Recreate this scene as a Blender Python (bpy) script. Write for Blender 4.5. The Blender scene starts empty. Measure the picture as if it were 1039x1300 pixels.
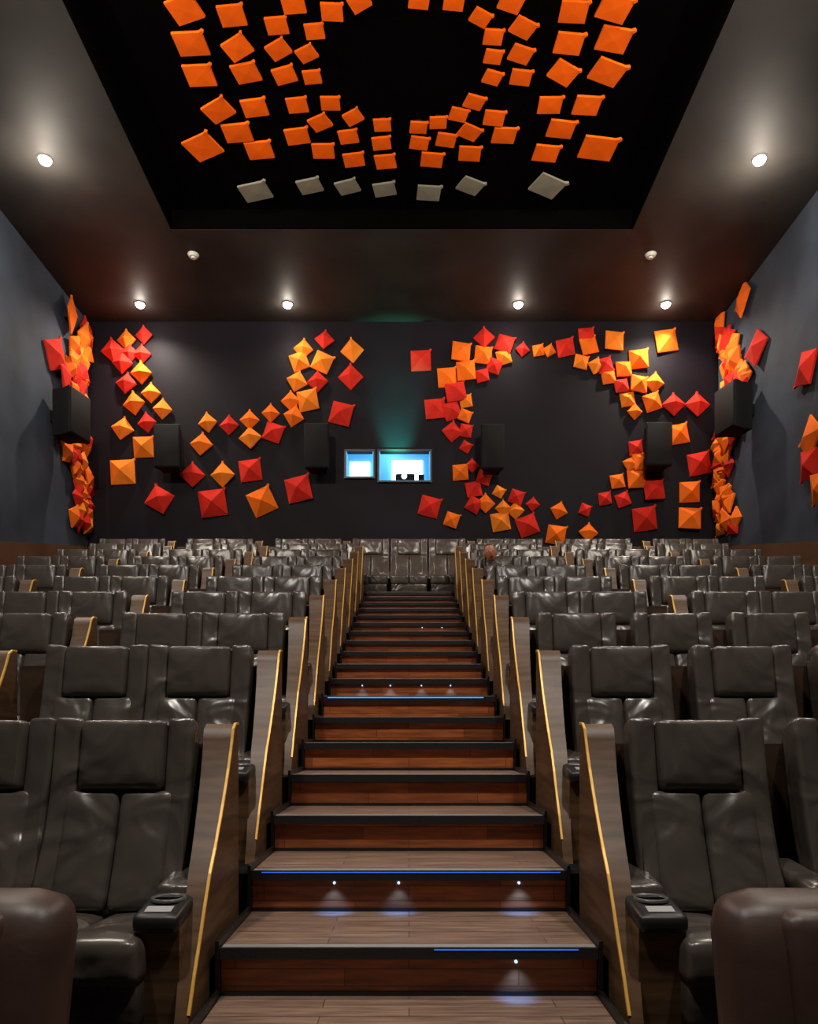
import bpy, bmesh, math, random
from mathutils import Vector, Matrix
random.seed(7)
E=1.65            # eye height above front floor
F=950.0           # focal length in px on a 1300 px tall frame
CX,HY=520.0,930.0
RX=-0.12          # room centre line
WX=6.45           # half width of room
WY=15.3           # back wall
CZ=8.4            # ceiling above eye
sc=bpy.context.scene
sc.view_settings.view_transform='Standard'
sc.view_settings.look='None'

# ------------------------------------------------------------ materials
def mat(name,col,rough=.5,metal=0,spec=.5,bump=0,bscale=20,var=0,vscale=5,emis=None,es=0,coat=0,stretch=None,bdist=.01):
    m=bpy.data.materials.new(name); m.use_nodes=True
    nt=m.node_tree; b=nt.nodes['Principled BSDF']
    b.inputs['Base Color'].default_value=(*col,1)
    b.inputs['Roughness'].default_value=rough
    b.inputs['Metallic'].default_value=metal
    b.inputs['Specular IOR Level'].default_value=spec
    b.inputs['Coat Weight'].default_value=coat
    if emis:
        b.inputs['Emission Color'].default_value=(*emis,1); b.inputs['Emission Strength'].default_value=es
    tc=nt.nodes.new('ShaderNodeTexCoord'); mp=nt.nodes.new('ShaderNodeMapping')
    nt.links.new(tc.outputs['Object'],mp.inputs['Vector'])
    if stretch: mp.inputs['Scale'].default_value=stretch
    if var>0:
        n=nt.nodes.new('ShaderNodeTexNoise'); n.inputs['Scale'].default_value=vscale; n.inputs['Detail'].default_value=6
        r=nt.nodes.new('ShaderNodeValToRGB')
        r.color_ramp.elements[0].position=.3; r.color_ramp.elements[1].position=.7
        r.color_ramp.elements[0].color=(*[c*(1-var) for c in col],1)
        r.color_ramp.elements[1].color=(*[min(1,c*(1+var)) for c in col],1)
        nt.links.new(mp.outputs['Vector'],n.inputs['Vector']); nt.links.new(n.outputs['Fac'],r.inputs['Fac'])
        nt.links.new(r.outputs['Color'],b.inputs['Base Color'])
    if bump>0:
        n2=nt.nodes.new('ShaderNodeTexNoise'); n2.inputs['Scale'].default_value=bscale; n2.inputs['Detail'].default_value=1.6 if name=='leather_dark' else 3
        if name.startswith('leather'): n2.inputs['Distortion'].default_value=.7
        bp=nt.nodes.new('ShaderNodeBump'); bp.inputs['Strength'].default_value=bump; bp.inputs['Distance'].default_value=bdist
        nt.links.new(mp.outputs['Vector'],n2.inputs['Vector']); nt.links.new(n2.outputs['Fac'],bp.inputs['Height'])
        nt.links.new(bp.outputs['Normal'],b.inputs['Normal'])
    return m

def plank_mat(name,c1,c2,rough,bw,bh,rot=(0,0,0)):
    m=bpy.data.materials.new(name); m.use_nodes=True
    nt=m.node_tree; b=nt.nodes['Principled BSDF']; b.inputs['Roughness'].default_value=rough
    tc=nt.nodes.new('ShaderNodeTexCoord'); mp=nt.nodes.new('ShaderNodeMapping'); mp.inputs['Rotation'].default_value=rot
    br=nt.nodes.new('ShaderNodeTexBrick'); br.inputs['Scale'].default_value=1
    br.inputs['Brick Width'].default_value=bw; br.inputs['Row Height'].default_value=bh
    br.inputs['Mortar Size'].default_value=.0025
    br.inputs['Color1'].default_value=(*c1,1); br.inputs['Color2'].default_value=(*c2,1)
    br.inputs['Mortar'].default_value=(*[c*.35 for c in c1],1); br.offset=.37
    nt.links.new(tc.outputs['Object'],mp.inputs['Vector']); nt.links.new(mp.outputs['Vector'],br.inputs['Vector'])
    mp2=nt.nodes.new('ShaderNodeMapping'); mp2.inputs['Scale'].default_value=(3,30,30)
    n=nt.nodes.new('ShaderNodeTexNoise'); n.inputs['Scale'].default_value=1.5; n.inputs['Detail'].default_value=8
    nt.links.new(tc.outputs['Object'],mp2.inputs['Vector']); nt.links.new(mp2.outputs['Vector'],n.inputs['Vector'])
    mx=nt.nodes.new('ShaderNodeMixRGB'); mx.blend_type='MULTIPLY'; mx.inputs['Fac'].default_value=.8
    rp=nt.nodes.new('ShaderNodeValToRGB'); rp.color_ramp.elements[0].color=(.45,.45,.45,1); rp.color_ramp.elements[1].color=(1.3,1.3,1.3,1)
    rp.color_ramp.elements[0].position=.3; rp.color_ramp.elements[1].position=.7
    nt.links.new(n.outputs['Fac'],rp.inputs['Fac'])
    nt.links.new(br.outputs['Color'],mx.inputs['Color1']); nt.links.new(rp.outputs['Color'],mx.inputs['Color2'])
    nt.links.new(mx.outputs['Color'],b.inputs['Base Color'])
    return m

M_leather=mat('leather_dark',(.068,.056,.046),.27,bump=.8,bscale=3.8,var=.12,vscale=4,bdist=.06,spec=.6)
M_brown=mat('leather_brown',(.045,.021,.014),.45,bump=.3,bscale=7,var=.15,vscale=8,bdist=.01)
M_wood=mat('panel_walnut',(.105,.055,.026),.42,var=.45,vscale=3,stretch=(1,1,9),spec=.35)
M_board=mat('backboard_wood',(.05,.027,.015),.45,var=.3,vscale=3,stretch=(1,1,6))
M_gold=mat('brass_trim',(.85,.47,.09),.4,metal=.2)
M_black=mat('black_plastic',(.012,.012,.012),.4,spec=.4)
M_carpet=mat('dark_carpet',(.006,.0055,.006),.9,bump=.3,bscale=200,var=.3,vscale=40,spec=.1)
M_label=mat('label_plate',(.45,.45,.45),.4,metal=.3)
M_wall=mat('wall_back_paint',(.0058,.0038,.0070),.6,bump=.15,bscale=60,var=.3,vscale=1.2,spec=.12)
M_side=mat('wall_side_paint',(.045,.058,.080),.75,bump=.15,bscale=60,var=.35,vscale=.9,spec=.15)
M_ceil=mat('ceiling_paint',(.026,.0235,.0215),.62,bump=.12,bscale=3,var=.3,vscale=1,spec=.22)
M_trayb=mat('ceiling_black',(.0012,.001,.001),.95,spec=.02)
M_or=mat('fabric_orange',(.80,.145,.010),.8,bump=.1,bscale=150,var=.15,vscale=3,spec=.12)
M_am=mat('fabric_amber',(.80,.205,.018),.8,bump=.1,bscale=150,var=.15,vscale=3,spec=.12)
M_rd=mat('fabric_red',(.56,.024,.014),.8,bump=.1,bscale=150,var=.2,vscale=3,spec=.1)
M_hot=mat('fabric_deep_orange',(.90,.125,.005),.8,bump=.1,bscale=150,var=.1,vscale=3,spec=.08)
M_pale=mat('fabric_pale',(.22,.21,.165),.6,bump=.1,bscale=150,var=.1,vscale=3)
M_tread=plank_mat('tread_wood',(.29,.185,.13),(.20,.125,.09),.36,.9,.09)
M_riser=plank_mat('riser_wood',(.46,.13,.038),(.23,.065,.022),.28,.7,.07,(math.radians(90),0,0))
M_wains=plank_mat('wainscot_wood',(.16,.07,.03),(.11,.05,.022),.4,1.2,.6,(math.radians(90),0,math.radians(90)))
M_nose=mat('nosing_rubber',(.02,.02,.022),.3,bump=.3,bscale=80)
M_metal=mat('nosing_metal',(.45,.44,.43),.4,metal=.5)
M_blue=mat('led_blue',(.05,.2,.8),.4,emis=(.04,.16,1),es=.7)
M_cyan=mat('led_cyan',(.05,.4,.8),.4,emis=(.05,.36,1),es=1.0)
M_led=mat('led_white',(.8,.9,1),.4,emis=(.25,.5,1),es=3)
M_bulb=mat('bulb_glow',(1,.95,.9),.4,emis=(1,.93,.80),es=45)
M_white=mat('white_plastic',(.6,.58,.52),.5)
M_metalr=mat('lamp_ring',(.12,.115,.11),.35,metal=.5)
M_booth=mat('booth_glow_paint',(.15,.4,.6),.7,emis=(.06,.36,.75),es=.7)  # booth light put into the paint as blue emission
M_glow=mat('booth_light',(.8,.95,1),.5,emis=(.6,.88,1),es=4)
M_grille=mat('speaker_grille',(.005,.005,.006),.7,bump=.5,bscale=250,spec=.2)
M_skin=mat('skin',(.50,.20,.11),.5,bump=.05)
M_hair=mat('hair',(.012,.009,.008),.5,bump=.4,bscale=120)
M_shirt=mat('shirt',(.05,.02,.02),.8,bump=.2,bscale=60)
M_trouser=mat('trousers',(.02,.022,.035),.85)

# ------------------------------------------------------------ mesh builder
class MB:
    def __init__(s): s.v=[];s.f=[];s.m=[];s.s=[];s.mats=[]
    def mi(s,m):
        if m not in s.mats: s.mats.append(m)
        return s.mats.index(m)
    def add(s,vs,fs,m,smooth=False):
        o=len(s.v); s.v+= [tuple(v) for v in vs]; k=s.mi(m)
        for f in fs: s.f.append(tuple(i+o for i in f)); s.m.append(k); s.s.append(smooth)
    def box(s,x0,x1,y0,y1,z0,z1,m,fn=None):
        vs=[(x0,y0,z0),(x1,y0,z0),(x1,y1,z0),(x0,y1,z0),(x0,y0,z1),(x1,y0,z1),(x1,y1,z1),(x0,y1,z1)]
        if fn: vs=[fn(Vector(v)) for v in vs]
        s.add(vs,[(0,3,2,1),(4,5,6,7),(0,1,5,4),(1,2,6,5),(2,3,7,6),(3,0,4,7)],m)
    def rbox(s,x0,x1,y0,y1,z0,z1,r,m,fn=None,n=6):
        c=Vector(((x0+x1)/2,(y0+y1)/2,(z0+z1)/2)); h=Vector(((x1-x0)/2,(y1-y0)/2,(z1-z0)/2))
        r=min(r,h.x*.98,h.y*.98,h.z*.98)
        def ax(hh):
            a=[-hh,-hh+r*.35,-hh+r]
            inner=[-hh+r+(2*(hh-r))*i/n for i in range(1,n)]
            return a+inner+[hh-r,hh-r*.35,hh]
        X,Y,Z=ax(h.x),ax(h.y),ax(h.z)
        d={};vs=[];fs=[]
        def vid(p):
            k=(round(p[0],6),round(p[1],6),round(p[2],6))
            if k not in d:
                P=Vector(p); q=Vector([max(-(h[i]-r),min(h[i]-r,P[i])) for i in range(3)])
                e=P-q
                if e.length>1e-9: P=q+e.normalized()*r
                P=P+c
                if fn: P=Vector(fn(P))
                d[k]=len(vs); vs.append(tuple(P))
            return d[k]
        def face(A,B,mk,flip):
            for i in range(len(A)-1):
                for j in range(len(B)-1):
                    q=[vid(mk(A[i],B[j])),vid(mk(A[i+1],B[j])),vid(mk(A[i+1],B[j+1])),vid(mk(A[i],B[j+1]))]
                    fs.append(q[::-1] if flip else q)
        face(X,Y,lambda a,b:(a,b,h.z),False); face(X,Y,lambda a,b:(a,b,-h.z),True)
        face(X,Z,lambda a,b:(a,-h.y,b),False); face(X,Z,lambda a,b:(a,h.y,b),True)
        face(Y,Z,lambda a,b:(h.x,a,b),False); face(Y,Z,lambda a,b:(-h.x,a,b),True)
        s.add(vs,fs,m,True)
    def cyl(s,c,r0,r1,h,m,n=24,axis='Z',smooth=True):
        vs=[];c=Vector(c)
        for k,(r,t) in enumerate(((r0,0),(r1,h))):
            for i in range(n):
                a=2*math.pi*i/n; p=Vector((r*math.cos(a),r*math.sin(a),t))
                if axis=='Y': p=Vector((p.x,p.z,p.y))
                if axis=='X': p=Vector((p.z,p.x,p.y))
                vs.append(c+p)
        fs=[(i,(i+1)%n,n+(i+1)%n,n+i) for i in range(n)]
        s.add(vs,fs,m,smooth); s.add(vs,[tuple(range(n))[::-1],tuple(range(n,2*n))],m,False)
    def mesh(s,name):
        me=bpy.data.meshes.new(name); me.from_pydata(s.v,[],s.f)
        for m in s.mats: me.materials.append(m)
        me.polygons.foreach_set('material_index',s.m); me.polygons.foreach_set('use_smooth',s.s)
        me.update()
        bm=bmesh.new(); bm.from_mesh(me); bmesh.ops.recalc_face_normals(bm,faces=bm.faces); bm.to_mesh(me); bm.free()
        return me
    def obj(s,name,loc=(0,0,0),parent=None):
        o=bpy.data.objects.new(name,s.mesh(name)); sc.collection.objects.link(o); o.location=loc
        if parent: o.parent=parent
        return o
def inst(me,name,loc,sx=1):
    o=bpy.data.objects.new(name,me); sc.collection.objects.link(o); o.location=loc; o.scale=(sx,1,1); return o

# ------------------------------------------------------------ room shell
FY=-5.0
def simple(name,boxes,m):
    b=MB()
    for q in boxes: b.box(*q,m)
    return b.obj(name)
simple('floor',[(RX-WX-.2,RX+WX+.2,FY-.2,WY+1.7,-.2,0)],M_carpet)
simple('wall_left',[(RX-WX-.2,RX-WX,FY,WY,0,E+CZ)],M_side)
simple('wall_right',[(RX+WX,RX+WX+.2,FY,WY,0,E+CZ)],M_side)
simple('wall_front',[(RX-WX-.2,RX+WX+.2,FY-.2,FY,0,E+CZ)],M_wall)
# back wall with two projection ports
k=WY/F
W1=(-1.29,-.725,E+5.22,E+5.75); W2=(-.612,.435,E+5.14,E+5.75)
b=MB(); xs=[RX-WX-.2,W1[0],W1[1],W2[0],W2[1],RX+WX+.2]; T=.16
for i in range(5):
    if i in (1,3):
        w=W1 if i==1 else W2
        b.box(xs[i],xs[i+1],WY,WY+T,0,w[2],M_wall); b.box(xs[i],xs[i+1],WY,WY+T,w[3],E+CZ,M_wall)
    else: b.box(xs[i],xs[i+1],WY,WY+T,0,E+CZ,M_wall)
b.obj('wall_back')
# ports: frames, sills, glass booth
for i,w in enumerate((W1,W2)):
    b=MB(); t=.035
    b.box(w[0]-t,w[0],WY-.03,WY,w[2]-t,w[3]+t,M_black); b.box(w[1],w[1]+t,WY-.03,WY,w[2]-t,w[3]+t,M_black)
    b.box(w[0],w[1],WY-.03,WY,w[3],w[3]+t,M_black); b.box(w[0],w[1],WY-.05,WY,w[2]-t,w[2],M_black)
    e=.02
    b.box(w[0],w[0]+e,WY,WY+.3,w[2],w[3],M_booth); b.box(w[1]-e,w[1],WY,WY+.3,w[2],w[3],M_booth)
    b.box(w[0],w[1],WY,WY+.3,w[2],w[2]+e,M_booth)
    b.obj('window_%d'%(i+1))
b=MB(); b.box(-1.8,1.0,WY+1.2,WY+1.3,0,E+6.4,M_booth); b.box(-1.8,1.0,WY+.2,WY+1.2,0,E+4.65,M_booth); b.box(-1.8,1.0,WY+.2,WY+1.2,E+6.35,E+6.4,M_black)  # booth box behind the back wall, holds the glow panels
b.box(-1.85,-1.8,WY+.2,WY+1.3,0,E+6.4,M_booth); b.box(1.0,1.05,WY+.2,WY+1.3,0,E+6.4,M_booth)
b.box(-1.30,-.86,WY+1.14,WY+1.19,E+5.52,E+5.95,M_glow); b.box(-.38,.30,WY+1.14,WY+1.19,E+5.50,E+5.98,M_glow)
b.obj('projection_booth')
b=MB(); b.rbox(-.28,.12,WY+.35,WY+.95,E+5.2,E+5.42,.03,M_grille,n=2); b.cyl((-.1,WY+.2,E+5.31),.07,.07,.16,M_black,axis='Y'); b.cyl((-.1,WY+.195,E+5.31),.055,.055,.01,M_glow,axis='Y')
b.box(-.2,.02,WY+.5,WY+.8,E+4.65,E+5.22,M_black); b.box(.2,.32,WY+.5,WY+.7,E+4.65,E+5.45,M_grille)
b.obj('film_projector')
# ceiling with recessed black coffer
TX0,TX1,TY0,TY1=RX-3.86,RX+3.86,5.4,12.5; CO=.32
b=MB(); z0,z1=E+CZ,E+CZ+.6
b.box(RX-WX-.2,TX0,FY,WY+.2,z0,z1,M_ceil); b.box(TX1,RX+WX+.2,FY,WY+.2,z0,z1,M_ceil)
b.box(TX0,TX1,TY1,WY+.2,z0,z1,M_ceil); b.box(TX0,TX1,FY,TY0,z0,z1,M_ceil)
b.box(TX0,TX1,TY0,TY1,z0+CO,z1,M_trayb)
b.box(TX0,TX0+.02,TY0,TY1,z0+.004,z0+CO,M_trayb); b.box(TX1-.02,TX1,TY0,TY1,z0+.004,z0+CO,M_trayb)
b.box(TX0,TX1,TY1-.02,TY1,z0+.004,z0+CO,M_trayb)
b.obj('ceiling')
# sloped wainscot
for sgn,nm in ((-1,'left'),(1,'right')):
    x=RX+sgn*WX; x2=x-sgn*.05; b=MB()
    y0,y1=FY+.02,WY-.02; zb=E+3.80
    vs=[(x,y0,0),(x,y1,0),(x,y1,zb),(x,y0,.9),(x2,y0,0),(x2,y1,0),(x2,y1,zb),(x2,y0,.9)]
    b.add(vs,[(0,1,2,3),(4,5,6,7),(0,1,5,4),(1,2,6,5),(2,3,7,6),(3,0,4,7)],M_wains); b.obj('trim_wainscot_'+nm)

# ------------------------------------------------------------ tiers & stairs
def fl(m):   # row floor rel. eye
    return {-1:-1.45,0:-1.15}.get(m,-1.072+.392*m)
for m in range(-1,10):
    y0=2.41+1.2*m; y1=y0+1.2 if m<9 else WY-.01; zt=E+fl(m)
    for sg in (-1,1):
        xa,xb=(RX-WX+.06,-.775) if sg<0 else (.775,RX+WX-.06)
        simple('tiered_platform',[(xa,xb,y0,y1-.001,.0,zt)],M_carpet)
simple('tiered_platform',[(-.774,.774,2.41+10.84,WY-.01,0,E+fl(9))],M_carpet)
def stz(k): return -.862+.196*k
HWD=.755
b=MB(); leds=[]
for k_ in range(-3,18):
    y0=3.01+.6*k_; y1=y0+.6; z=E+stz(k_); zp=E+stz(k_-1)
    if k_==17: y1=y0+.02
    b.box(-HWD,HWD,y0,y1-.0005,max(0,zp-.25),z-.022,M_riser)
    b.box(-HWD,HWD,y0-.0,y1-.0005,z-.022,z,M_tread)
    b.box(-HWD,HWD,y0-.03,y0+.015,z-.042,z+.004,M_nose)
    b.box(-HWD+.01,HWD-.01,y0-.028,y0+.012,z+.004,z+.008,M_metal)
    b.box(-HWD,HWD,y0-.006,y0,zp,zp+.018,M_black)
    if k_ in (1,): b.box(-HWD+.05,HWD-.03,y0-.032,y0-.03,z-.005,z-.001,M_blue)
    if k_ in (0,): b.box(.1,HWD-.08,y0-.032,y0-.03,z-.005,z-.001,M_blue)
    if k_==6: b.box(-HWD+.04,HWD-.1,y0-.032,y0-.03,z-.010,z-.002,M_cyan)
    for sg in (-1,1): b.box(sg*.757,sg*.773,y0-.03,y1-.031,max(0,zp-.5),z+.03,M_black)
    pts={0:[.43],-1:[.43],1:[-.36,-.05,.53],6:[],7:[-.45,-.18,.12,.4],10:[],12:[.18,.45],4:[]}.get(k_,[])
    for x in pts:
        b.cyl((x,y0-.008,z-.058),.006,.006,.008,M_led,n=12,axis='Y'); leds.append((x,y0-.05,z-.045,k_))
stairs=b.obj('aisle_stairs')
for (x,y,z,k_) in leds:
    L=bpy.data.lights.new('step_led_light','SPOT'); L.energy=3.2; L.color=(.10,.32,1); L.shadow_soft_size=.01; L.spot_size=math.radians(78); L.spot_blend=1
    o=bpy.data.objects.new('step_led_light',L); sc.collection.objects.link(o); o.location=(x,y,z); o.rotation_euler=(math.radians(10),0,0); o.parent=stairs

# ------------------------------------------------------------ seats
A=math.radians(16.5)
YB,ZB=.86,.36; LB=.85
def bk(P):   # back frame (x, t, s) -> seat local, slight wrap
    x,t,s=P
    t+= -.06*max(0,(abs(x)-.16))*1.5
    t+= .035*math.sin(max(0,min(1,s/.85))*math.pi*1.0)-.0
    return Vector((x,YB+s*math.sin(A)+t*math.cos(A)-.01,ZB+s*math.cos(A)-t*math.sin(A)))
def seat(b,xc,w=.62,L=M_leather):
    h=w/2; q=w/.62
    def T(fn=None,bulge=0,cx=0,hx=1,cs=0,hs=1,tm=0,flare=0):
        def g(P):
            P=Vector(P)
            if P.y<tm:
                u=max(-1,min(1,(P.x-cx)/hx)); v=max(-1,min(1,(P.z-cs)/hs))
                P.y-=bulge*(1-u*u)*(1-v*v)
            if flare: P.x+=(1 if P.x>0 else -1)*flare*min(1,max(0,1-P.z/.5))*(1 if abs(P.x)<h-.02 else 0)
            R=bk(P); R.x+=xc; return R
        return g
    b.rbox(-h+.02,h-.02,.0,.05,-.2,LB-.03,.03,M_black,T(),n=3)
    b.rbox(-h,h,-.115,.01,-.02,LB,.035,L,T(bulge=.006,hx=h,cs=.4,hs=.4),n=8)
    for sg in (-1,1):
        xa,xb=sorted((sg*.002*q,sg*.240*q))
        b.rbox(xa,xb,-.150,-.05,.0,.528,.028,L,T(bulge=.026,cx=(xa+xb)/2,hx=.12,cs=.24,hs=.27,tm=-.1),n=8)
        xa,xb=sorted((sg*.190*q,sg*(h+.002)))
        b.rbox(xa,xb,-.143,-.03,.0,LB+.004,.022,L,T(bulge=.002,cx=(xa+xb)/2,hx=.06,cs=.4,hs=.4,tm=-.1,flare=.035),n=8)
        # seat cushion halves
        xa,xb=sorted((sg*.001,sg*(h-.01)))
        def cu(P,xa=xa,xb=xb):
            P=Vector(P); u=(P.x-(xa+xb)/2)/((xb-xa)/2); v=(P.y-.57)/.30
            if P.z>.3: P.z+=.02*(1-min(1,u*u))*(1-min(1,v*v))-.04*(P.y-.3)
            P.x+=xc; return P
        b.rbox(xa,xb,.27,.87,.22,.40,.045,L,cu,n=6)
    b.rbox(-.19*q,.19*q,-.165,-.06,.525,LB-.008,.030,L,T(bulge=.018,hx=.2,cs=.69,hs=.17,tm=-.12),n=6)
    b.rbox(xc-h+.02,xc+h-.02,.30,.42,.05,.25,.03,L,n=3)
    b.box(xc-h+.05,xc+h-.05,.42,.80,0,.23,M_black)

PROF=[(.26,.0),(.31,.12),(.38,.24),(.447,.34),(.52,.46),(.60,.58),(.68,.67),(.75,.76),(.81,.84),(.865,.92),(.91,.99),(.95,1.06),(.98,1.12),(1.0,1.165),(1.04,1.19)]
def panel(b,x0,gold=True,wing=.135,thick=.05):
    n=len(PROF); vs=[]
    for (y,z) in PROF:
        t=max(0,min(1,(z-.1)/1.05)); th=thick+(wing-thick)*t
        vs+=[(x0,y,z),(x0+th,y,z),(x0+th,1.10,z),(x0,1.10,z)]
    b.add(vs,[(0,1,2,3),tuple(4*(n-1)+i for i in (0,1,2,3))],M_wood)
    for j in range(4):
        b.add(vs,[(4*i+j,4*i+(j+1)%4,4*i+4+(j+1)%4,4*i+4+j) for i in range(n-1)],M_wood,j==0)
    if gold:
        vs=[]
        P=PROF[1:]+[(1.09,1.193)]
        for i,(y,z) in enumerate(P):
            a=P[max(0,i-1)]; c=P[min(len(P)-1,i+1)]; d=Vector((c[0]-a[0],c[1]-a[1])).normalized(); nn=Vector((-d.y,d.x))
            p=Vector((y,z)); o=p+nn*.005; q=p-nn*.006
            vs+=[(x0-.004,o.x,o.y),(x0+.007,o.x,o.y),(x0+.007,q.x,q.y),(x0-.004,q.x,q.y)]
        n=len(P); fs=[(0,1,2,3),tuple(4*(n-1)+i for i in range(4))]
        for i in range(n-1):
            for j in range(4): fs.append((4*i+j,4*i+(j+1)%4,4*i+4+(j+1)%4,4*i+4+j))
        b.add(vs,fs,M_gold)
def arm(b,x0,x1,cup=True):
    xm=(x0+x1)/2
    b.box(x0+.004,x1-.004,.37,.98,.0,.44,M_wood)
    def f(P):
        P=Vector(P); P.z+=max(0,P.y-.5)*.12-max(0,.45-P.y)*.25; return P
    b.rbox(x0,x1,.34,1.0,.43,.50,.025,M_black,f,n=5)
    b.rbox(x0+.006,x1-.006,.58,.99,.455,.53,.03,M_leather,f,n=4)
    if cup:
        n=28; rr=min(.068,(x1-x0)/2-.012); c=Vector((xm,.505,.502)); r0,r1,r2=rr,rr-.008,rr-.014; vs=[];
        for r,z in ((r0,-.003),(r0-.002,.008),(r1,.010),(r2,.002)):
            for i in range(n):
                a=2*math.pi*i/n; vs.append(c+Vector((r*math.cos(a),r*math.sin(a),z)))
        fs=[(r*n+i,r*n+(i+1)%n,(r+1)*n+(i+1)%n,(r+1)*n+i) for r in range(3) for i in range(n)]
        b.add(vs,fs,M_metalr,True)
        b.add([c+Vector((r2*math.cos(2*math.pi*i/n),r2*math.sin(2*math.pi*i/n),.0022)) for i in range(n)],[tuple(range(n))],M_trayb)
        vs=[f((xm-.05,.375,.502)),f((xm+.05,.375,.502)),f((xm+.05,.42,.502)),f((xm-.05,.42,.502))]
        b.add(vs,[(0,1,2,3)],M_label)
# love-seat unit (x from 0 = aisle face of side panel)
b=MB(); panel(b,0); arm(b,.05,.225); seat(b,.475,.62); seat(b,1.10,.62); arm(b,1.405,1.58)
b.box(.03,1.65,1.10,1.14,.0,1.10,M_board); ME_love=b.mesh('cinema_love_seat')
# single recliners with console between
b=MB(); panel(b,0); arm(b,.05,.235); seat(b,.49,.60); b.box(.03,.83,1.10,1.14,0,1.10,M_board); ME_s1=b.mesh('cinema_seat_end')
b=MB(); arm(b,.03,.17); seat(b,.46,.60); b.box(.06,.80,1.10,1.14,0,1.10,M_board); ME_s2=b.mesh('cinema_seat_mid')
b=MB(); seat(b,0,.69); b.box(-.34,.34,1.10,1.14,0,1.12,M_board); ME_c=b.mesh('cinema_seat')
AISLE=.80
for m in range(0,10):
    y=2.41+1.2*m; z=E+fl(m)
    for sg in (-1,1):
        x0=AISLE if m<9 else 1.12
        if sg>0 and m<3:
            inst(ME_s1,'cinema_seat',(x0,y,z)); 
            for j in range(1,7): inst(ME_s2,'cinema_seat',(x0+.02+.75*j,y,z))
        else:
            for j in range(3): inst(ME_love,'cinema_love_seat',(sg*(x0+1.665*j),y,z),sg)
for x in (-.72,0,.72): inst(ME_c,'cinema_seat',(x,2.41+10.8,E+fl(9)))
# front row brown recliners
b=MB()
def fr(P):
    P=Vector(P); 
    s=P.z-.4
    return Vector((P.x,P.y+.22*max(0,s),P.z))
b.rbox(-.36,.36,.72,.98,.35,.99,.12,M_brown,fr,n=8)
b.rbox(-.22,.22,.69,.80,.40,.955,.05,M_brown,fr,n=6)
b.rbox(-.29,.29,.15,.75,.22,.44,.07,M_brown,n=6)
for sg in (-1,1):
    xa,xb=sorted((sg*.29,sg*.42)); b.rbox(xa,xb,.12,.85,.08,.58,.06,M_brown,n=5)
b.box(-.38,.38,.2,.85,0,.24,M_black)
ME_r=b.mesh('recliner_armchair')
for sg in (-1,1):
    for j in range(6): inst(ME_r,'recliner_armchair',(sg*((1.34 if sg<0 else 1.25)+.86*j),1.23,E+fl(-1)))

# ------------------------------------------------------------ folded fabric tiles
def tile(b,o,u,v,n,s,rot,h,m,tilt=(0,0),off=.03,asp=1.0):
    c,sn=math.cos(rot),math.sin(rot); U=(u*c+v*sn); V=(v*c-u*sn)
    N=(n+U*tilt[0]+V*tilt[1]).normalized(); U=(U-N*U.dot(N)).normalized(); V=N.cross(U)
    r=s/2; o=o+n*(off+r*(abs(tilt[0])+abs(tilt[1])))
    P=[(-1,-1),(0,-1),(1,-1),(1,0),(1,1),(0,1),(-1,1),(-1,0)]
    V0=V; V=V*asp
    front=[o+U*(x*r)+V*(y*r) for i,(x,y) in enumerate(P)]
    back=[p-N*.03 for p in front]
    vs=front+back+[o+N*h, o-N*.03]
    fs=[]
    for i in range(8):
        j=(i+1)%8; fs+= [(i,j,16),(8+j,8+i,17),(i,8+i,8+j,j)]
    b.add(vs,fs,m)
    # corner tab and mounting stub
    t=.022*s/.45*1.3
    q=o+U*r*1.0+V*r*1.0
    d=(U+V).normalized(); e=(U-V).normalized()
    pts=[]
    for zz in (-.03,.004):
        pts+=[q-d*t-e*t+N*zz,q-d*t+e*t+N*zz,q+d*t+e*t*.6+N*zz,q+d*t-e*t*.6+N*zz]
    b.add(pts,[(0,1,2,3),(4,5,6,7),(0,1,5,4),(1,2,6,5),(2,3,7,6),(3,0,4,7)],m)
    st=.04; base=o-n*(off+r*(abs(tilt[0])+abs(tilt[1])))
    pts=[base+u*a+v*c_+n*0 for a,c_ in ((-st,-st),(st,-st),(st,st),(-st,st))]+[o+u*a+v*c_ for a,c_ in ((-st,-st),(st,-st),(st,st),(-st,st))]
    b.add(pts,[(0,1,2,3),(4,5,6,7),(0,1,5,4),(1,2,6,5),(2,3,7,6),(3,0,4,7)],M_black)
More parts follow.
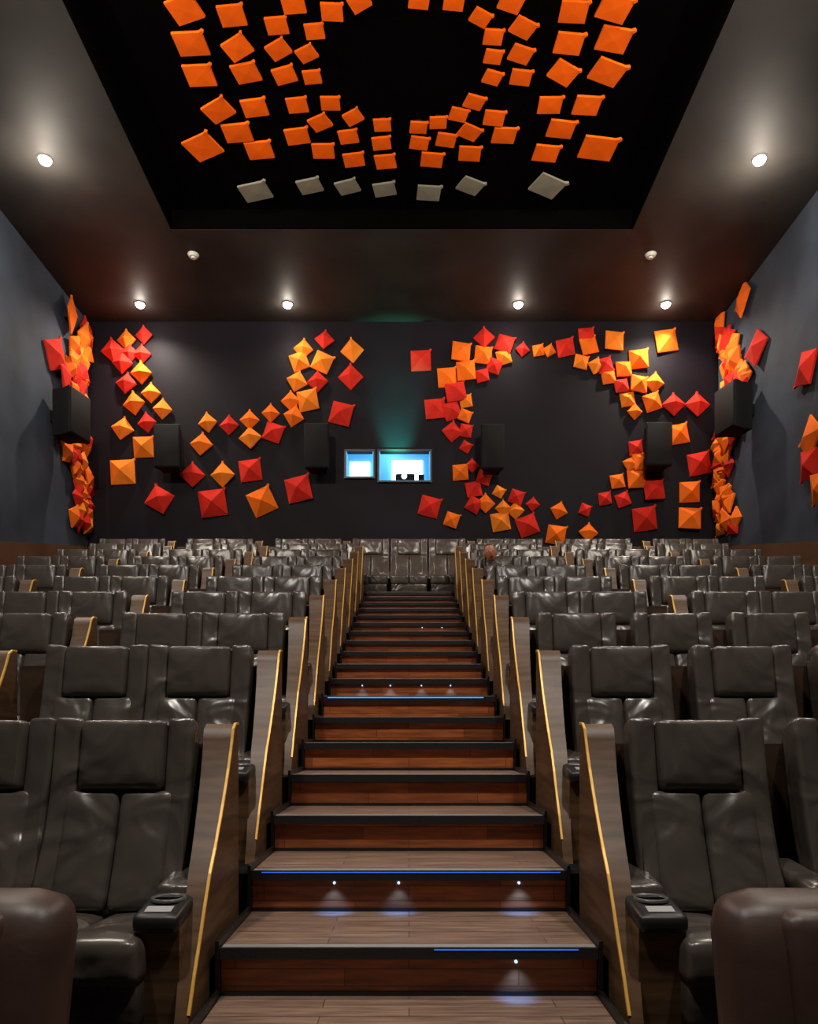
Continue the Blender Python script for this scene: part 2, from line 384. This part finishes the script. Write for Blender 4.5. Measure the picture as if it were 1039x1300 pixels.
# layout of wall art: (column, row, colour, size, angle) in image pixels, mapped onto back wall
O,R,Am=M_or,M_rd,M_am
BACK="""162,433,O,22,45 184,427,R,20,45 145,447,R,26,50 166,450,R,20,45 182,451,R,20,45 157,462,R,24,40 181,475,O,24,45 162,488,R,24,40 193,500,A,22,45
172,514,O,26,50 208,521,O,22,40 157,545,A,26,35 188,538,R,22,50 184,569,O,26,2 157,600,O,32,3 204,635,R,34,60 246,604,R,28,45 284,604,O,28,45 319,598,R,28,8
272,640,R,34,8 334,638,O,32,25 380,622,R,32,12 265,538,A,22,50 257,565,O,26,40 292,541,R,22,45 318,534,O,22,45 319,557,A,26,50 345,526,O,20,45 348,550,R,24,20
370,510,O,22,45 374,530,O,24,30 378,485,A,24,30 392,510,O,26,10 404,486,R,24,45 381,460,O,22,20 386,444,O,22,40 410,461,A,24,25 413,433,R,22,40 448,447,O,26,50 446,480,R,28,45 434,527,R,28,15
535,459,R,26,2 615,430,R,24,45 586,448,O,24,5 641,438,R,22,20 614,452,O,22,5 664,445,R,16,40 628,466,R,18,20 592,472,O,24,5 613,478,R,16,10 568,481,O,24,5 640,455,O,18,15 684,446,O,14,10 698,446,O,15,30 718,443,R,22,10
745,427,R,20,5 748,440,O,22,15 738,461,O,18,10 780,434,O,24,3 757,466,O,20,30 768,465,R,20,15 773,480,O,18,10 792,470,O,20,5 811,457,O,24,4 846,434,O,28,10 789,491,R,18,10 811,489,O,22,5 831,487,A,22,40
797,508,O,18,10 806,524,O,18,45 828,512,O,22,20 855,515,R,26,45 885,515,R,28,45 861,552,O,26,10 579,499,R,26,10 553,520,R,26,5 574,523,R,22,20 592,510,O,16,10 591,529,O,16,20 575,549,R,24,40 592,548,R,16,10 592,568,R,16,30
600,592,R,16,45 585,601,O,20,3 615,607,R,18,20 602,622,R,20,10 634,625,O,16,30 617,640,O,22,45 602,642,R,22,30 656,632,R,18,20 639,646,O,18,45 655,649,O,20,45 677,641,R,16,40 546,644,R,26,15 574,661,O,18,20 636,663,O,24,10 670,668,R,26,20
706,680,O,24,10 710,649,O,20,30 747,677,O,22,40 743,648,R,14,20 768,634,R,16,10 791,635,R,18,20 784,612,O,18,10 808,609,O,24,5 800,590,O,18,30 807,570,R,18,10 814,587,O,22,10 830,623,R,26,5 818,660,R,30,8 887,590,R,28,10 875,626,O,26,3 875,659,O,28,4"""
b=MB(); NB=Vector((0,-1,0)); UX=Vector((1,0,0)); UZ=Vector((0,0,1))
for t in BACK.split():
    px,py,c,s,r=t.split(','); px,py,s,r=float(px),float(py),float(s),float(r)
    s*=k; sm=1.0 if r<30 or r>60 else .84
    b_m={'O':O,'R':R,'A':Am}[c]
    if c=='O' and random.random()<.3: b_m=Am
    tile(b,Vector(((px-CX)*k,WY,E+(HY-py)*k)),UX,UZ,NB,s*sm*.97,math.radians(r*random.choice((1,1,-1)) if r<40 else r),.13*s/.4,b_m,(random.uniform(-.15,.15),random.uniform(-.15,.15)))
b.obj('folded_fabric_wall_art')
def sidewall(name,sg,pts):
    b=MB(); X=RX+sg*WX
    for (px,py,c,s) in pts:
        Y=abs(X)*F/abs(px-CX); z=(HY-py)*Y/F
        Y=min(Y,WY-.2)
        tile(b,Vector((X,Y,E+z)),Vector((0,1,0)),UZ,Vector((-sg,0,0)),s,math.radians(random.choice((45,50,10,30,5,20))),.10,{'O':O,'R':R,'A':Am}[c],(random.uniform(-.22,.22),random.uniform(-.22,.22)),off=.05)
    b.obj(name)
L=[(82,401,'O',.5),(65,450,'R',.5),(77,478,'R',.45),(100,430,'A',.42),(105,445,'O',.4),(110,425,'R',.4)]
for i in range(60):
    t=i/59; py=430+t*238; px=104-8*math.sin(t*6.3)-random.uniform(-6,16)
    if .35<t<.8: px-=random.uniform(0,14)
    L.append((min(px,110),py,random.choice('OORRA'),random.uniform(.29,.37)))
sidewall('folded_fabric_wall_art',-1,L)
Rr=[(949,380,'O',.5),(967,441,'R',.48),(1029,467,'R',.5),(1035,555,'O',.5),(1034,590,'R',.45),(1050,620,'O',.45),(906,428,'O',.4),(930,432,'R',.4)]
for i in range(66):
    t=i/65; py=425+t*245; px=925+12*math.sin(t*6.3)+random.uniform(-10,16)
    Rr.append((max(px,915),py,random.choice('OOAR'),random.uniform(.29,.38)))
sidewall('folded_fabric_wall_art',1,Rr)
CEIL="""235,17,46 295,25,38 373,10,34 422,20,32 457,8,30 533,5,30 577,8,30 611,28,28 650,8,34 729,20,40 781,15,46 243,60,46 302,65,38 352,38,32 354,68,32 400,45,28 390,73,28 397,103,26 362,100,32 313,97,38 254,100,42
627,52,28 665,40,34 627,77,26 662,74,32 626,103,26 662,103,30 723,60,40 716,97,38 780,55,46 772,96,46 278,144,40 324,141,36 378,138,30 420,136,28 603,134,28 583,150,26 628,154,30 699,138,34 746,138,38
302,173,40 258,190,48 330,195,38 378,177,34 407,160,30 449,153,26 486,163,25 532,166,25 557,160,25 443,178,28 485,186,27 533,186,27 567,182,28 597,172,30 641,176,34 713,168,38 694,199,36 760,192,50
411,196,32 450,207,30 490,209,30 549,207,32 597,199,32 325,247,42 394,240,34 442,241,32 489,244,32 545,249,34 598,240,34 696,240,44"""
b=MB(); ZT=CZ+.19; ZR=CZ+CO; yc=9.5
lst=[]
for t in CEIL.split():
    px,py,s=map(float,t.split(',')); Y=ZT*F/(HY-py); x=(px-CX)*Y/F
    lst.append((x,Y,s*Y/F,py>230))
for (x,Y,s,p) in list(lst):
    if 2*yc-Y<8.3: lst.append((x,2*yc-Y,s,p))
for (x,Y,s,p) in lst:
    side=1 if x>RX else -1
    tile(b,Vector((x,Y,E+ZR)),UX,Vector((0,1,0)),Vector((0,0,-1)),s*.86,side*random.choice((0,.08,.15,.25,.35,.5,.1)) ,.006,M_pale if p else M_hot,(random.uniform(-.05,.05),random.uniform(-.03,.03)),off=.09,asp=.80)
b.obj('folded_fabric_ceiling_art')

# ------------------------------------------------------------ speakers
def speaker(name,loc,rotz,w=.52,h=.88,d=.36,tilt=10):
    b=MB()
    def f(P):
        P=Vector(P); 
        if P.y<-.05: P.x*=1.0
        else: P.x*=.72
        return P
    b.rbox(-w/2,w/2,-d/2,d/2,-h/2,h/2,.02,M_grille,f,n=2)
    b.rbox(-w/2+.02,w/2-.02,-d/2-.02,-d/2+.01,-h/2+.02,h/2-.02,.01,M_grille,n=2)
    b.box(-.03,.03,d/2-.02,d/2+.14,-.03,.03,M_black); b.box(-.1,.1,d/2+.12,d/2+.15,-.1,.1,M_black)
    o=b.obj(name,loc); o.rotation_euler=(math.radians(0),0,rotz); return o
for px,py,w,h in ((216,570,34,56),(404,570,32,58),(625,571,30,58),(834,568,34,56)):
    speaker('wall_speaker',((px-CX)*14.97/F,WY-.335,E+(HY-py)*14.97/F),0,w*.0155,h*.0155)
speaker('wall_speaker',(RX-WX+.36,13.7,E+(HY-525)*13.6/F),math.radians(90-12),.6,.85,.42)
speaker('wall_speaker',(RX+WX-.36,13.7,E+(HY-520)*13.7/F),math.radians(-90+12),.6,.85,.42)

# ------------------------------------------------------------ ceiling fixtures & lights
def downlight(x,y,e,col=(1,.88,.74),size=.07,zc=CZ,drop=.14,amb=.12):
    b=MB(); b.cyl((0,0,-.02),.10,.12,.02,M_metalr,n=28)
    n=16; vs=[];fs=[]
    for i in range(5):
        a=i/4*math.pi/2*.98
        for j in range(n): vs.append((.088*math.cos(a)*math.cos(2*math.pi*j/n),.088*math.cos(a)*math.sin(2*math.pi*j/n),-.02-.065*math.sin(a)))
    for i in range(4):
        for j in range(n): fs.append((i*n+j,i*n+(j+1)%n,(i+1)*n+(j+1)%n,(i+1)*n+j))
    b.add(vs,fs,M_bulb,True)
    o=b.obj('recessed_downlight',(x,y,E+zc))  # shared by the visible lamps and the added unseen ones
    L=bpy.data.lights.new('lamp','SPOT'); L.energy=e; L.color=col; L.shadow_soft_size=size; L.spot_size=math.radians(150); L.spot_blend=.7
    l=bpy.data.objects.new('lamp',L); sc.collection.objects.link(l); l.parent=o; l.location=(0,0,-.1)
    if amb>0:
        L=bpy.data.lights.new('lamp_spill','POINT'); L.energy=e*amb; L.color=col; L.shadow_soft_size=.05
        l=bpy.data.objects.new('lamp_spill',L); sc.collection.objects.link(l); l.parent=o; l.location=(0,0,-drop)
    return o
for x in (-5.27,5.03): downlight(x,14.65,430,amb=.03)
for x in (-2.38,2.14): downlight(x,14.65,90,amb=.14)
for x in (-5.33,5.13): downlight(x,10.95,190,amb=.45,drop=.45)
for x in (-5.2,5.0): downlight(x,6.5,220,amb=1.8,drop=1.0)  # unseen pair, added to brighten the ceiling sides
def spotlamp(loc,target,e,ang,col=(1,.90,.78),name='track_spotlight'):
    b=MB(); b.cyl((0,0,-.12),.07,.09,.26,M_black,n=20); b.cyl((0,0,-.125),.065,.065,.006,M_bulb,n=20)
    b.cyl((0,0,.14),.02,.02,.12,M_black,n=10)
    o=b.obj(name,loc); d=(Vector(target)-Vector(loc)).normalized(); o.rotation_euler=d.to_track_quat('-Z','Y').to_euler()
    L=bpy.data.lights.new('lamp','SPOT'); L.energy=e; L.color=col; L.spot_size=math.radians(ang); L.spot_blend=.6; L.shadow_soft_size=.08
    l=bpy.data.objects.new('lamp',L); sc.collection.objects.link(l); l.parent=o; l.location=(0,0,-.16)
for x in (-3.2,3.0):
    spotlamp((x,4.8,E+CZ-.3),(x*1.05,WY,E+5.4),1250,58)
spotlamp((-1.6,-3.5,3.0),(-1.2,9.3,E+CZ),4000,32,(1,.85,.65),'added_ceiling_uplight')  # unseen uplights added to brighten the ceiling tiles
spotlamp((1.6,-3.5,3.0),(1.2,9.3,E+CZ),4000,32,(1,.85,.65),'added_ceiling_uplight')
# unseen lamps added over the first rows to brighten the seats
for x in (-2.3,2.3): downlight(x,1.2,1250,(1,.93,.85),size=.25,amb=0)
# added teal spot on the wall, stands in for projector haze
L=bpy.data.lights.new('added_haze_spot','SPOT'); L.energy=1200; L.color=(.06,1,.62); L.spot_size=math.radians(52); L.spot_blend=1; L.shadow_soft_size=.1
l=bpy.data.objects.new('added_haze_spot',L); sc.collection.objects.link(l); l.location=(-.25,WY-.45,E+5.2); l.rotation_euler=(math.radians(180-26),0,0)
L=bpy.data.lights.new('booth_lamp','POINT'); L.energy=14; L.color=(.5,.85,1); L.shadow_soft_size=.2
l=bpy.data.objects.new('booth_lamp',L); sc.collection.objects.link(l); l.location=(-.4,WY+.8,E+6.1)
# smoke detectors
for px in (246,827):
    b=MB(); b.cyl((0,0,-.05),.07,.10,.05,M_white); b.cyl((0,0,-.075),.035,.045,.025,M_white); b.obj('smoke_detector',((px-CX)*13.15/F,13.15,E+CZ))

# ------------------------------------------------------------ seated person (row 7, aisle seat)
root=bpy.data.objects.new('seated_person',None); sc.collection.objects.link(root); root.location=(1.37,2.41+7.2-.03,E+fl(6)+.03)
def skin(name,pts,edges,rad,m,sub=2):
    me=bpy.data.meshes.new(name); me.from_pydata(pts,edges,[]); o=bpy.data.objects.new(name,me); sc.collection.objects.link(o); o.parent=root
    md=o.modifiers.new('skin','SKIN'); 
    for i,r in enumerate(rad): me.skin_vertices[0].data[i].radius=(r,r) if not isinstance(r,tuple) else r
    me.skin_vertices[0].data[0].use_root=True
    s=o.modifiers.new('sub','SUBSURF'); s.levels=sub; s.render_levels=sub
    md.use_smooth_shade=True
    me.materials.append(m); return o
skin('torso',[(0,.66,.50),(-.04,.72,.64),(-.10,.77,.80),(-.14,.79,.93),(-.20,.78,1.04),(.04,.78,.92),(-.32,.78,.92),(.12,.68,.70),(-.38,.68,.70),(.09,.48,.58),(-.24,.48,.58)],
     [(0,1),(1,2),(2,3),(3,4),(3,5),(3,6),(5,7),(6,8),(7,9),(8,10)],[(.15,.11),(.14,.11),(.16,.11),(.13,.09),.052,.06,.06,.045,.045,.035,.035],M_shirt)
skin('legs',[(0,.64,.48),(.09,.58,.49),(-.09,.58,.49),(.12,.24,.50),(-.13,.24,.50),(.12,.18,.10),(-.13,.18,.10)],[(0,1),(0,2),(1,3),(2,4),(3,5),(4,6)],[.11,.09,.09,.062,.062,.045,.045],M_trouser)
for sg in (-1,1):
    b=MB(); b.rbox(sg*.125-.045,sg*.125+.045,-.02,.23,-.03,.06,.035,M_black,n=4); b.obj('shoe',parent=root)
    hx=.09 if sg>0 else -.24
    P=[(hx,.48,.58),(hx-.0*sg,.42,.575)];Ed=[(0,1)];Rd=[.026,.03]
    for i,(dx,l) in enumerate(((-.028,.06),(-.010,.07),(.010,.066),(.028,.052))):
        a=len(P); P+=[(hx+dx,.385,.572),(hx+dx*1.1,.385-l*.55,.568),(hx+dx*1.1,.385-l,.555)]; Ed+=[(1,a),(a,a+1),(a+1,a+2)]; Rd+=[.010,.009,.008]
    a=len(P); P+=[(hx-sg*.035,.43,.57),(hx-sg*.055,.40,.565)]; Ed+=[(1,a),(a,a+1)]; Rd+=[.011,.009]
    skin('hand',P,Ed,Rd,M_skin,1)
bm=bmesh.new(); bmesh.ops.create_uvsphere(bm,u_segments=32,v_segments=24,radius=1)
for v in bm.verts:
    x,y,z=v.co; w=1-.22*max(0,-z); 
    X=x*.080*w; Y=y*.096*w; Z=z*.122
    if y<-.6:
        Y-=.022*math.exp(-((x/.16)**2))*math.exp(-(((z+.15)/.22)**2))   # nose
        Y+=.010*(math.exp(-(((abs(x)-.38)/.16)**2))*math.exp(-(((z-.08)/.14)**2)))  # eye sockets
        Y-=.006*math.exp(-((x/.3)**2))*math.exp(-(((z+.55)/.10)**2))
    v.co=(X,Y,Z)
for f in bm.faces: f.smooth=True
me=bpy.data.meshes.new('head'); bm.to_mesh(me); bm.free(); me.materials.append(M_skin)
hd=bpy.data.objects.new('head',me); sc.collection.objects.link(hd); hd.parent=root; hd.location=(-.25,.75,1.165); hd.rotation_euler=(math.radians(-4),math.radians(-12),0)
bm=bmesh.new(); bmesh.ops.create_uvsphere(bm,u_segments=32,v_segments=20,radius=1)
bmesh.ops.delete(bm,geom=[v for v in bm.verts if (v.co.z<.72 and v.co.y<.05) or v.co.z<-.35],context='VERTS')
for v in bm.verts: v.co=(v.co.x*.086,v.co.y*.104+.004,v.co.z*.129+.002)
for f in bm.faces: f.smooth=True
me=bpy.data.meshes.new('hair'); bm.to_mesh(me); bm.free(); me.materials.append(M_hair); o=bpy.data.objects.new('hair',me); sc.collection.objects.link(o); o.parent=hd
for sg in (-1,1):
    b=MB(); b.rbox(sg*.082-.008,sg*.082+.008,-.01,.025,-.035,.03,.008,M_skin,n=2); b.obj('ear',parent=hd)
    b=MB(); b.rbox(sg*.030-.012,sg*.030+.012,-.092,-.077,.002,.016,.006,M_white,n=2); b.rbox(sg*.030-.005,sg*.030+.005,-.0945,-.082,.004,.014,.004,M_hair,n=1); b.obj('eye',parent=hd)
b=MB(); b.rbox(-.024,.024,-.094,-.077,-.072,-.058,.006,M_rd,n=2); b.obj('mouth',parent=hd)

# ------------------------------------------------------------ world & camera
w=bpy.data.worlds.new('world'); sc.world=w; w.use_nodes=True
w.node_tree.nodes['Background'].inputs[0].default_value=(.02,.02,.025,1); w.node_tree.nodes['Background'].inputs[1].default_value=.3
cam=bpy.data.cameras.new('camera'); co=bpy.data.objects.new('camera',cam); sc.collection.objects.link(co); sc.camera=co
co.location=(0,0,E); co.rotation_euler=(math.radians(90),0,0)
cam.sensor_fit='VERTICAL'; cam.sensor_height=36; cam.lens=F/1300*36
cam.shift_y=(HY-650)/1300
cam.clip_start=.05
